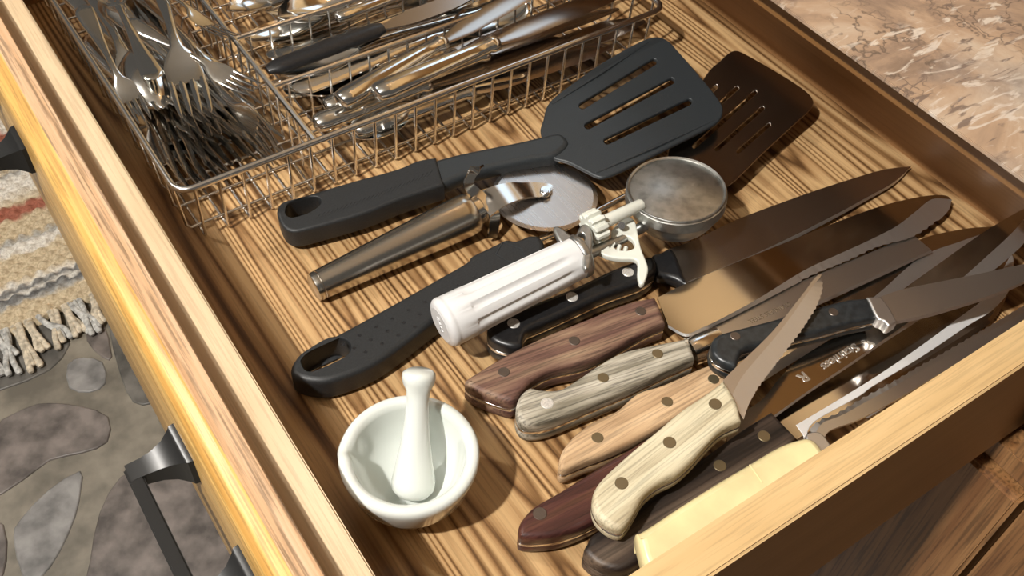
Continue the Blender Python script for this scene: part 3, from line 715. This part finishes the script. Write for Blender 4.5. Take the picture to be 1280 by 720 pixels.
for a in range(7):
    q = [(833, 372), (838, 368), (843, 368), (848, 372), (851, 380), (845, 384), (838, 385)]
    tube('engraving', [em.at(*q[a]) + V((0, 0, .0)), em.at(*q[(a + 2) % 7])], .025, 'print', k, 5)
# 7 weathered grey handle
k = knife('square-tipped knife with a weathered grey wooden handle, chipped butt and shiny steel bolster', (760, 480))
p7 = Pl((650, 510, 2.1), (868, 435, 2.1))
o7 = [(645, 508), (649, 495), (657, 486), (664, 483), (680, 486), (700, 485), (720, 474), (745, 457), (775, 440), (810, 431), (857, 422), (862, 424, 1), (869, 446, 1), (835, 461), (785, 485), (735, 506), (695, 523), (672, 529), (655, 528), (647, 520)]
wood_handle(k, o7, p7, 'w_grey', ((650, 510), (868, 435)), [(754, 472), (822, 442)], 'brass', .33, 1.9)
rivets([(684, 504)], p7, .36, 'rivlight', k)
tube('bolster', [flat(863, 441, 1.15), flat(874, 436, 1.2), flat(897, 425, 1.2)], [.78, .85, .8], 'steel', k, 28)
blade('blade', [(872, 414), (890, 399), (950, 374), (1010, 348), (1070, 323), (1120, 302), (1141, 293)], [(897, 432), (930, 418), (1000, 390), (1060, 363), (1110, 340), (1150, 321), (1166, 314)], Pl((880, 415, 1.25), (1150, 300, .75)), k, .07, .2, ('blade2', 'ground'))
bp = Pl((880, 415, 1.25), (1150, 300, .75))
dx = bp.at(990, 373) - bp.at(930, 400)
text('STAINLESS STEEL', .42, bp.at(962, 391) + bp.n * .01, -dx, bp.n, 'print', k, .01)
# 8 tan handle
k = knife('narrow knife with a smooth tan beech handle, between the grey and the dark red handles', (770, 540))
p8 = Pl((705, 575, 2.05), (905, 460, 2.05))
o8 = [(699, 580), (701, 567), (706, 557), (719, 542), (741, 526), (771, 512), (797, 490), (830, 479), (880, 457), (905, 450, 1), (922, 470, 1), (900, 490), (850, 518), (800, 546), (768, 561), (728, 576), (706, 585)]
wood_handle(k, o8, p8, 'w_tan', ((705, 575), (905, 460)), [(747, 547), (834, 502), (892, 474)], 'brass', .33, 1.75)
blade('blade', [(905, 452), (960, 424), (1020, 392), (1080, 352), (1140, 304), (1200, 287), (1248, 283)], [(926, 494), (985, 456), (1045, 418), (1102, 380), (1165, 335), (1210, 308), (1248, 283)], Pl((910, 455, .6), (1248, 283, .35)), k, .3, .16, ('mirror', 'ground'),
      grindpx=[(922, 484), (978, 447), (1038, 410), (1094, 370), (1150, 322), (1200, 302), (1244, 287)])
# 9 dark red handle
k = knife('steak knife with a glossy dark red rosewood handle, half under the pale-handled knife', (720, 620))
p9 = Pl((650, 660, 1.95), (900, 540, 1.95))
o9 = [(648, 666), (649, 655), (655, 645), (669, 631), (702, 612), (745, 585), (784, 562), (810, 546), (850, 526), (880, 516), (886, 536), (845, 574), (798, 616), (745, 650), (702, 668), (669, 672), (652, 671)]
wood_handle(k, o9, p9, 'w_red', ((650, 660), (900, 540)), [(675, 642)], 'rivdark', .36, 1.75)
P9 = Pl((920, 540, 1.45), (1275, 280, 3.0))
blade('blade', [(912, 530), (935, 512), (955, 497), (975, 472), (1000, 448), (1050, 418), (1100, 392), (1130, 362), (1180, 325), (1230, 290), (1272, 265), (1292, 257)], [(905, 566), (960, 527), (1010, 491), (1060, 458), (1110, 424), (1150, 398), (1200, 362), (1240, 338), (1268, 315), (1284, 296), (1292, 257)], P9, k, .3, .18, ('mirror', 'ground'),
      grindpx=[(907, 563), (961, 524), (1011, 488), (1061, 455), (1111, 420), (1150, 392), (1200, 350), (1236, 318), (1262, 294), (1280, 274), (1291, 258)], n=200)
dx = P9.at(1068, 434) - P9.at(1030, 458)
text('Stainless', .78, P9.at(1050, 446) + P9.n * .01, -dx, P9.n, 'ground', k, .02, bold=.012)
text('R', .9, P9.at(1004, 471) + P9.n * .01, -dx, P9.n, 'ground', k, .02, bold=.012)
# 11 dark walnut
k = knife('broad knife with a dark walnut handle and two brass rivets, lying under the cream-handled knife', (850, 620))
p11 = Pl((740, 680, 2.0), (985, 530, 2.0))
o11 = [(731, 690), (735, 677), (745, 664), (790, 640), (830, 606), (882, 569), (928, 536), (965, 513, 1), (996, 545, 1), (960, 578), (900, 622), (830, 672), (800, 700), (775, 712), (750, 706)]
wood_handle(k, o11, p11, 'w_walnut', ((740, 680), (985, 530)), [(955, 545), (900, 582)], 'brass', .35, 1.85, 'w_walnut')
P11 = Pl((980, 530, .95), (1265, 318, .5))
blade('blade', [(962, 515), (1000, 489), (1070, 447), (1140, 402), (1200, 366), (1240, 338), (1258, 322), (1266, 316)], [(1000, 553), (1050, 521), (1110, 483), (1170, 447), (1215, 419), (1245, 396), (1262, 360), (1266, 316)], P11, k, .10, .2, ('mirror', 'mirror'), drop=.4)
slab('ground_bevel', [(995, 531, 1), (1080, 480), (1140, 440), (1200, 396), (1236, 368), (1252, 340), (1264, 319), (1267, 330), (1262, 362), (1240, 388), (1208, 408), (1150, 447), (1092, 482), (1074, 495), (1018, 527), (1008, 549, 1)], up(P11, .03), .06, 'bevel', k, .02, ax=((995, 531), (1240, 375)), segs=1)  # bevel strip kept pale: the reflected white band is painted in
# 12 cream plastic handle
k = knife('serrated knife with a faceted cream plastic handle, against the drawer side', (900, 640))
p12 = Pl((800, 680, 3.6), (1020, 550, 3.3))
o12 = [(796, 664, 1), (806, 660), (850, 631), (896, 602), (935, 579), (974, 556), (1002, 546), (1014, 546), (1024, 553), (1034, 572), (1020, 592), (940, 640), (860, 690), (818, 712), (806, 702)]
slab('handle', o12, p12, 1.45, 'cream', k, .4, ax=((800, 680), (1020, 550)), segs=3)
tube('handle_ridge', [p12.at(937, 581), p12.at(944, 590), p12.at(953, 603)], .05, 'cream', k, 6)
P12 = Pl((1020, 545, 2.35), (1300, 370, 1.5))
slab('bolster', [(1008, 543), (1020, 539), (1030, 544), (1040, 560), (1030, 566), (1012, 556)], up(P12, .2), .5, 'ground', k, .1, ax=((800, 680), (1020, 550)))
blade('blade', [(1030, 556), (1036, 539), (1070, 526), (1105, 508), (1140, 488), (1180, 464), (1240, 432), (1310, 392)], [(1012, 536), (1026, 522), (1045, 515), (1075, 497), (1110, 478), (1150, 455), (1200, 427), (1310, 362)], P12, k, .35, .16, ('blade2', 'blade2'), serr=(.1, .55, .04, .99), n=260)
slab('price_sticker', [(1078, 514, 1), (1103, 504, 1), (1107, 509, 1), (1084, 523, 1)], up(Pl((980, 530, .95), (1265, 318, .5)), .05), .03, 'white', None, .01, segs=1, ax=((1078, 514), (1103, 504)))  # small white reflection on the blade, built as a thin white patch
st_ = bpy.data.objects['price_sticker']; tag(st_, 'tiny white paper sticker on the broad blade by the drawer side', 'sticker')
# 13 black two-rivet knife lying across the others
k = knife('knife with a worn black two-rivet handle and steel butt band, lying across the other blades', (980, 410))
p13 = Pl((895, 440, 4.1), (1090, 385, 3.6))
o13 = [(890, 434), (891, 425), (897, 418), (910, 413), (960, 400), (1000, 389), (1035, 379), (1060, 373), (1085, 371, 1), (1092, 384), (1097, 396, 1), (1067, 402), (1035, 411), (1000, 419), (960, 429), (935, 434), (927, 440), (923, 452), (918, 457), (900, 450), (892, 442)]
wood_handle(k, o13, p13, 'blackworn', ((895, 440), (1090, 385)), [(919, 420), (1042, 390)], 'rivdark', .3, 1.35)
slab('bolster', [(1084, 371, 1), (1101, 370, 1), (1112, 384), (1122, 402, 1), (1112, 407), (1105, 401), (1096, 396)], up(p13, .02), .8, 'ground', k, .12, ax=((895, 440), (1090, 385)))
P13 = Pl((1100, 385, 3.3), (1300, 335, 3.6))
blade('blade', [(1100, 371), (1120, 364), (1140, 359), (1180, 351), (1220, 343), (1280, 330), (1340, 318)], [(1121, 403), (1150, 397), (1180, 389), (1240, 370), (1280, 353), (1310, 336), (1340, 318)], P13, k, .05, .22, ('blade2', 'ground'))
# 10 pale-handled steak knife on top
k = knife('curved serrated steak knife with a pale wooden handle, on top of the pile', (840, 550))
p10 = Pl((750, 640, 3.9), (925, 500, 4.6))
o10 = [(740, 622), (746, 606), (761, 589), (791, 562), (823, 536), (850, 513), (880, 493), (905, 474, 1), (914, 488), (922, 503), (927, 524, 1), (902, 536), (882, 556), (863, 577), (845, 592), (823, 603), (806, 617), (797, 632), (788, 648), (777, 660), (764, 658), (750, 648), (742, 636)]
wood_handle(k, o10, p10, 'w_pale', ((750, 640), (925, 500)), [(777, 604), (837, 553), (894, 505)], 'brass', .34, 1.6)
P10 = Pl((915, 490, 4.25), (1028, 345, 4.75))
blade('blade', [(903, 476), (920, 459), (965, 415), (1000, 372), (1018, 348), (1027, 342)], [(930, 523), (937, 503), (948, 485), (972, 453), (992, 427), (1010, 402), (1024, 378), (1030, 357), (1027, 342)], P10, k, mats=('blade2', 'ground'), serr=(.07, .34, .16, .97), n=220,
      grindpx=[(914, 498), (920, 484), (932, 465), (966, 425), (990, 394), (1005, 372), (1018, 355), (1026, 346)], t=.16)

# ================================================================== WIRE CUTLERY BASKET
X0, X1, Y0, Y1, ZR = 9.15, 46.0, 45.75, 75.6, 4.5
bk = thing('wire_cutlery_basket', 'chrome wire cutlery basket with compartments, in the far corner of the drawer', 'cutlery basket', ((X0 + X1) / 2, (Y0 + Y1) / 2, .05))
def rimloop(x0, x1, y0, y1, z, rr):
    P = []
    for cx, cy, a0 in ((x1 - rr, y1 - rr, 0), (x0 + rr, y1 - rr, 90), (x0 + rr, y0 + rr, 180), (x1 - rr, y0 + rr, 270)):
        for k in range(6):
            a = radians(a0 + 90 * k / 5); P.append((cx + rr * cos(a), cy + rr * sin(a), z))
    P.append(P[0]); P.append(P[1]); return P
def wire(P, rr, name='wire', n=8): return tube(name, P, rr, 'wire', bk, n)
wire(rimloop(X0, X1, Y0, Y1, ZR, 1.0), .22, 'rim', 12)
i = 0; x = X0 + 1.0
while x < X1 - .5:      # U-shaped wires running front to back
    P = [(x, Y0 + .02, ZR - .1), (x, Y0 + .12, 2.4), (x, Y0 + .22, .35), (x, Y0 + .42, .14), (x, Y0 + .8, .12), (x, Y1 - .8, .12), (x, Y1 - .42, .14), (x, Y1 - .22, .35), (x, Y1 - .02, ZR - .1)]
    wire(P, .10); x += 1.5
y = Y0 + 1.3
while y < Y1 - .5:      # U-shaped wires running side to side
    P = [(X0 + .02, y, ZR - .1), (X0 + .25, y, .6), (X0 + .5, y, .3), (X0 + .9, y, .32), (X1 - .9, y, .32), (X1 - .5, y, .3), (X1 - .25, y, .6), (X1 - .02, y, ZR - .1)]
    wire(P, .10); y += 2.1
wire([(18.05, Y0, ZR), (18.05, Y1, ZR)], .2, 'divider_rail')
for yy, z in ((52.1, ZR - .1), (58.1, ZR - .1), (65.5, ZR - .1)):
    wire([(18.05, yy, z), (X1, yy, z)], .17, 'divider_rail')
    x = 19.2
    while x < X1 - .5:
        wire([(x, yy, z - .1), (x, yy, .4)], .09); x += 1.5
y = Y0 + 1.2
while y < Y1 - .5:
    wire([(18.05, y, ZR - .1), (18.05, y, .4)], .09); y += 1.5

# ================================================================== CUTLERY (local x from handle end to tip)
def strip(secs, nseg=8):
    """loft of rounded flat sections (x, half-width, z, half-thickness, y)"""
    vs = []; fs = []; m = len(secs)
    for s in secs:
        x, w, z, t = s[:4]; yy = s[4] if len(s) > 4 else 0
        for k in range(nseg):
            a = 2 * pi * k / nseg; vs.append((x, yy + w * cos(a), z + t * sin(a)))
    for i in range(m - 1):
        for k in range(nseg): j = (k + 1) % nseg; fs.append((i * nseg + k, i * nseg + j, (i + 1) * nseg + j, (i + 1) * nseg + k))
    fs.append(tuple(range(nseg))[::-1]); fs.append(tuple((m - 1) * nseg + k for k in range(nseg)))
    return vs, fs
def merge(parts):
    VS = []; FS = []
    for v, fc in parts: b = len(VS); VS += v; FS += [tuple(i + b for i in q) for q in fc]
    return VS, FS
def fork_mesh():
    h = strip([(0, .25, .55, .06), (.25, .75, .55, .1), (1.0, .98, .5, .12), (3, .85, .42, .13), (6, .55, .42, .14), (9, .36, .55, .16), (11, .32, .62, .16), (12.2, .45, .5, .13), (13.0, .95, .3, .1), (13.8, 1.18, .12, .08), (15.2, 1.2, .02, .07), (15.4, 1.18, .02, .06)], 12)
    ts = []
    for k in range(4):
        y = (k - 1.5) * .66
        ts.append(strip([(15.1, .22, .02, .07, y), (16.2, .2, .04, .07, y), (17.6, .17, .18, .06, y * .97), (18.8, .12, .42, .05, y * .93), (19.3, .04, .56, .03, y * .9)], 6))
    return merge([h] + ts)
def spoon_mesh():
    vs, fs = strip([(0, .25, .55, .06), (.25, .75, .55, .1), (1.0, .98, .5, .12), (3, .85, .42, .13), (6, .55, .42, .14), (9, .36, .55, .16), (11, .32, .62, .16), (12.4, .42, .5, .12)], 12)
    nx, ny = 16, 10; V1 = []; F1 = []
    for s in (0, 1):
        for i in range(nx + 1):
            u = i / nx; x = 12.2 + 6.6 * u; w = 2.05 * (max(0, sin(pi * min(1, u * .98 + .02)) ** .62)) * (1 - .22 * (1 - u)) * .98 + .05
            for j in range(ny + 1):
                q = (j / ny - .5) * 2; dpt = .85 * (1 - q * q) * sin(pi * min(1, u * .9 + .08)) ** .8
                V1.append((x, q * w, .55 - dpt + (0 if s == 0 else -.1)))
    W_ = ny + 1; n1 = (nx + 1) * W_
    for s in (0, 1):
        for i in range(nx):
            for j in range(ny):
                a = s * n1 + i * W_ + j; F1.append((a, a + 1, a + W_ + 1, a + W_))
    for i in range(nx):
        for j in (0, ny): a = i * W_ + j; F1.append((a, a + W_, a + W_ + n1, a + n1))
    return merge([(vs, fs), (V1, F1)])
def dknife_parts():
    h = strip([(0, .3, .75, .3), (.2, .72, .75, .52), (.9, .88, .75, .58), (4, .8, .75, .52), (7.5, .62, .75, .44), (9.0, .55, .75, .4), (9.3, .7, .75, .5), (9.7, .7, .75, .5), (9.9, .5, .75, .34)], 14)
    bs = []
    for x, w, yo in ((9.8, .4, 0), (10.6, .62, 0), (12, .85, .05), (16, .95, .08), (19, .9, .05), (21, .6, -.1), (22.2, .15, -.35)): bs.append((x, w, .75, .08, yo))
    return h, strip(bs, 8)
def mkmesh(name, data, mat):
    me = bpy.data.meshes.new(name); me.from_pydata([(a / 100, b / 100, c / 100) for a, b, c in data[0]], [], data[1]); me.materials.append(MT[mat])
    bm = bmesh.new(); bm.from_mesh(me); bmesh.ops.recalc_face_normals(bm, faces=bm.faces); bm.to_mesh(me); bm.free()
    me.polygons.foreach_set('use_smooth', [True] * len(me.polygons)); me.set_sharp_from_angle(angle=radians(50)); return me
FORK = mkmesh('fork', fork_mesh(), 'cut'); SPOON = mkmesh('spoon', spoon_mesh(), 'cut')
dk = dknife_parts(); DKH = mkmesh('handle', dk[0], 'cut'); DKB = mkmesh('blade', dk[1], 'turner')
BS = {}
def place(me, name, label, cat, pos, yaw, pitch=0, roll=0, group=None, s=1.0):
    o = bpy.data.objects.new(name, me if me != 'K' else None); COL.objects.link(o)
    Mw = Matrix.Translation(V(pos) / 100) @ Matrix.Rotation(radians(yaw), 4, 'Z') @ Matrix.Rotation(radians(-pitch), 4, 'Y') @ Matrix.Rotation(radians(roll), 4, 'X') @ Matrix.Scale(s, 4)
    setw(o, Mw, None); tag(o, label, cat, group)
    if me == 'K':
        for m_, nm in ((DKH, 'handle'), (DKB, 'blade')):
            c = bpy.data.objects.new(nm, m_); COL.objects.link(c); setw(c, Mw, o)
    return o
rr = random.Random(11)
G1 = 'forks piled in the left compartment of the wire basket'
LF = 'stainless steel fork in the tangled pile in the left compartment of the wire basket'
# pile of forks: heads towards the near end, handles away
for i in range(18):
    lay = i // 4; x = 11.0 + (i % 4) * 1.7 + .5 * (lay % 2) + rr.uniform(-.3, .3); ytip = 49.0 + lay * 1.25 + rr.uniform(-.8, .9)
    yaw = -90 + rr.uniform(-9, 9); L = 19.3
    px_ = x - cos(radians(yaw)) * L; 
    px_ = min(16.4, max(10.9, px_)); yaw = -90 + math.degrees(math.asin(max(-.4, min(.4, (x - px_) / L))))
    place(FORK, 'fork', LF, 'fork', (px_, ytip + L * .99, (.62 + lay * .68) + rr.uniform(0, .25)), yaw, rr.uniform(-1, 1.5), rr.uniform(-14, 14), G1)
def between(me, name, label, cat, a, b, roll=0, L=19.3, group=None):
    """lay a piece with its handle end at a and its tip at b (world cm)"""
    a, b = V(a), V(b); dv = b - a; yaw = math.degrees(math.atan2(dv.y, dv.x)); pit = math.degrees(math.asin(dv.z / dv.length))
    return place(me, name, label, cat, a, yaw, pit, roll, group, dv.length / L)
# singled-out pieces on top of the pile
between(FORK, 'fork', 'fork lying uppermost on the pile with four tines facing up, in front', 'fork', flat(186, -60, 4.6), flat(248, 152, 4.1))
between(FORK, 'fork', 'fork on edge with its tines resting at the front rim of the basket', 'fork', flat(214, 40, 3.9), flat(352, 194, 3.6), 70)
between(SPOON, 'spoon', 'spoon lying bowl-down beside the left rim of the basket', 'spoon', flat(95, -60, 4.2), flat(200, 128, 3.9), 180, 18.8)
between(FORK, 'fork', 'slim fork handle leaning along the left rim of the basket', 'fork', flat(104, 12, 4.6), flat(180, 158, 3.6), 8)
between(FORK, 'fork', 'fork with tines lying across the middle divider of the basket', 'fork', flat(150, -40, 4.9), flat(292, 52, 4.9), -20)
between(FORK, 'fork', 'fork pointing right with tines just left of the middle divider', 'fork', flat(160, 30, 4.4), flat(322, 116, 4.0), 15)
between(SPOON, 'spoon', 'spoon with its bowl up near the top of the left compartment', 'spoon', flat(195, 105, 4.5), flat(128, -30, 4.6), 0, 18.8)
between(FORK, 'fork', 'fork lying diagonally below the uppermost fork, tines to the right', 'fork', flat(140, 10, 4.2), flat(285, 140, 3.6), 25)
# right-hand compartments
G2 = 'dinner knives in the front right compartment of the basket'
LK = 'polished dinner knife with a rounded handle in the front right compartment of the basket'
for i, (pxa, pya, za, pxb, pyb, zb) in enumerate([(392, 163, 2.2, 700, 52, 2.4), (440, 172, 1.0, 760, 62, 1.0), (470, 128, 3.0, 770, 20, 3.2), (430, 140, 2.6, 735, 10, 3.0), (405, 142, 1.6, 690, 30, 1.8), (520, 130, 1.2, 800, 30, 1.2)]):
    between('K', 'dinner_knife', LK, 'dinner knife', flat(pxa, pya, za), flat(pxb, pyb, zb), rr.uniform(-20, 20), 22.2, G2)
G3 = 'spoons in the front right compartment of the basket'
for (pxa, pya, za, pxb, pyb, zb, rl) in [(645, 78, 1.2, 440, 176, 1.2, 0), (660, 80, 2.3, 440, 150, 2.3, 170)]:
    between(SPOON, 'spoon', 'tablespoon lying bowl-up just behind the wire front of the basket' if rl == 0 else 'tablespoon turned bowl-down under the dinner knives in the front compartment', 'spoon', flat(pxa, pya, za), flat(pxb, pyb, zb), rl, 18.8, G3)
G4 = 'spoons in the middle right compartment of the basket'
for i in range(6):
    y_ = 53.6 + (i % 3) * 1.5; z_ = 1.0 + (i // 3) * 1.1; f_ = i % 2
    a, b = ((38.5 + rr.uniform(-1, 2), y_, z_), (19.6 + rr.uniform(0, 1), y_ + rr.uniform(-.6, .6), z_ + .2)); 
    if f_: a, b = b, a
    between(SPOON, 'spoon', 'spoon stacked with others in the middle right compartment of the basket', 'spoon', a, b, rr.uniform(-12, 12), 18.8, G4)
between('K', 'dinner_knife', 'long knife lying over the spoons in the middle right compartment of the basket', 'dinner knife', flat(420, 30, 3.4), flat(625, -45, 3.4), 0, 22.2)
G5 = 'teaspoons in the far right compartment of the basket'
for i in range(9):
    y_ = 59.7 + (i % 3) * 1.9 + rr.uniform(-.3, .3); z_ = 1.0 + (i // 3) * 1.1; x_ = 19.4 + rr.uniform(0, 5)
    a, b = (x_ + 17, y_, z_), (x_, y_ + rr.uniform(-.5, .5), z_ + .2)
    if rr.random() < .5: a, b = b, a
    between(SPOON, 'spoon', 'spoon stacked with others in the far right compartment of the basket', 'spoon', a, b, rr.uniform(-15, 15), 18.8, G5)
# black-handled server and dark blades
def server(label, a, b, blen, group=None):
    a, b = V(a), V(b); u = (b - a).normalized(); t = thing('serving_knife', label, 'serving knife', tuple(a), group)
    m_ = a.lerp(b, blen)
    n = 14; P = [a.lerp(m_, i / n) for i in range(n + 1)]
    tube('handle', P, [.35] + [.68 + .1 * sin(pi * i / n) for i in range(1, n)] + [.5], 'blackpoly', t, 16, None, .6)
    w = u.cross(V((0, 0, 1))).normalized(); Q = [m_.lerp(b, i / 8) for i in range(9)]
    ribbon('blade', Q, w, [.5, 1.1, 1.5, 1.6, 1.6, 1.6, 1.4, 1.0, .3], .12, 'turner', t)
server('black-handled server lying along the middle right compartment of the basket', flat(334, 88, 3.6), flat(600, -10, 3.8), .52)
for a_, b_, lb in (((424, 138, 3.6), (700, -22, 3.9), 'dinner knife with a shiny handle beside the divider rail, highest in the front compartment'), ((468, 129, 3.9), (790, -8, 4.0), 'long dinner knife whose handle tip sits above the wire front rail of the basket')):
    between('K', 'dinner_knife', lb, 'dinner knife', flat(*a_), flat(*b_), 0, 22.2)
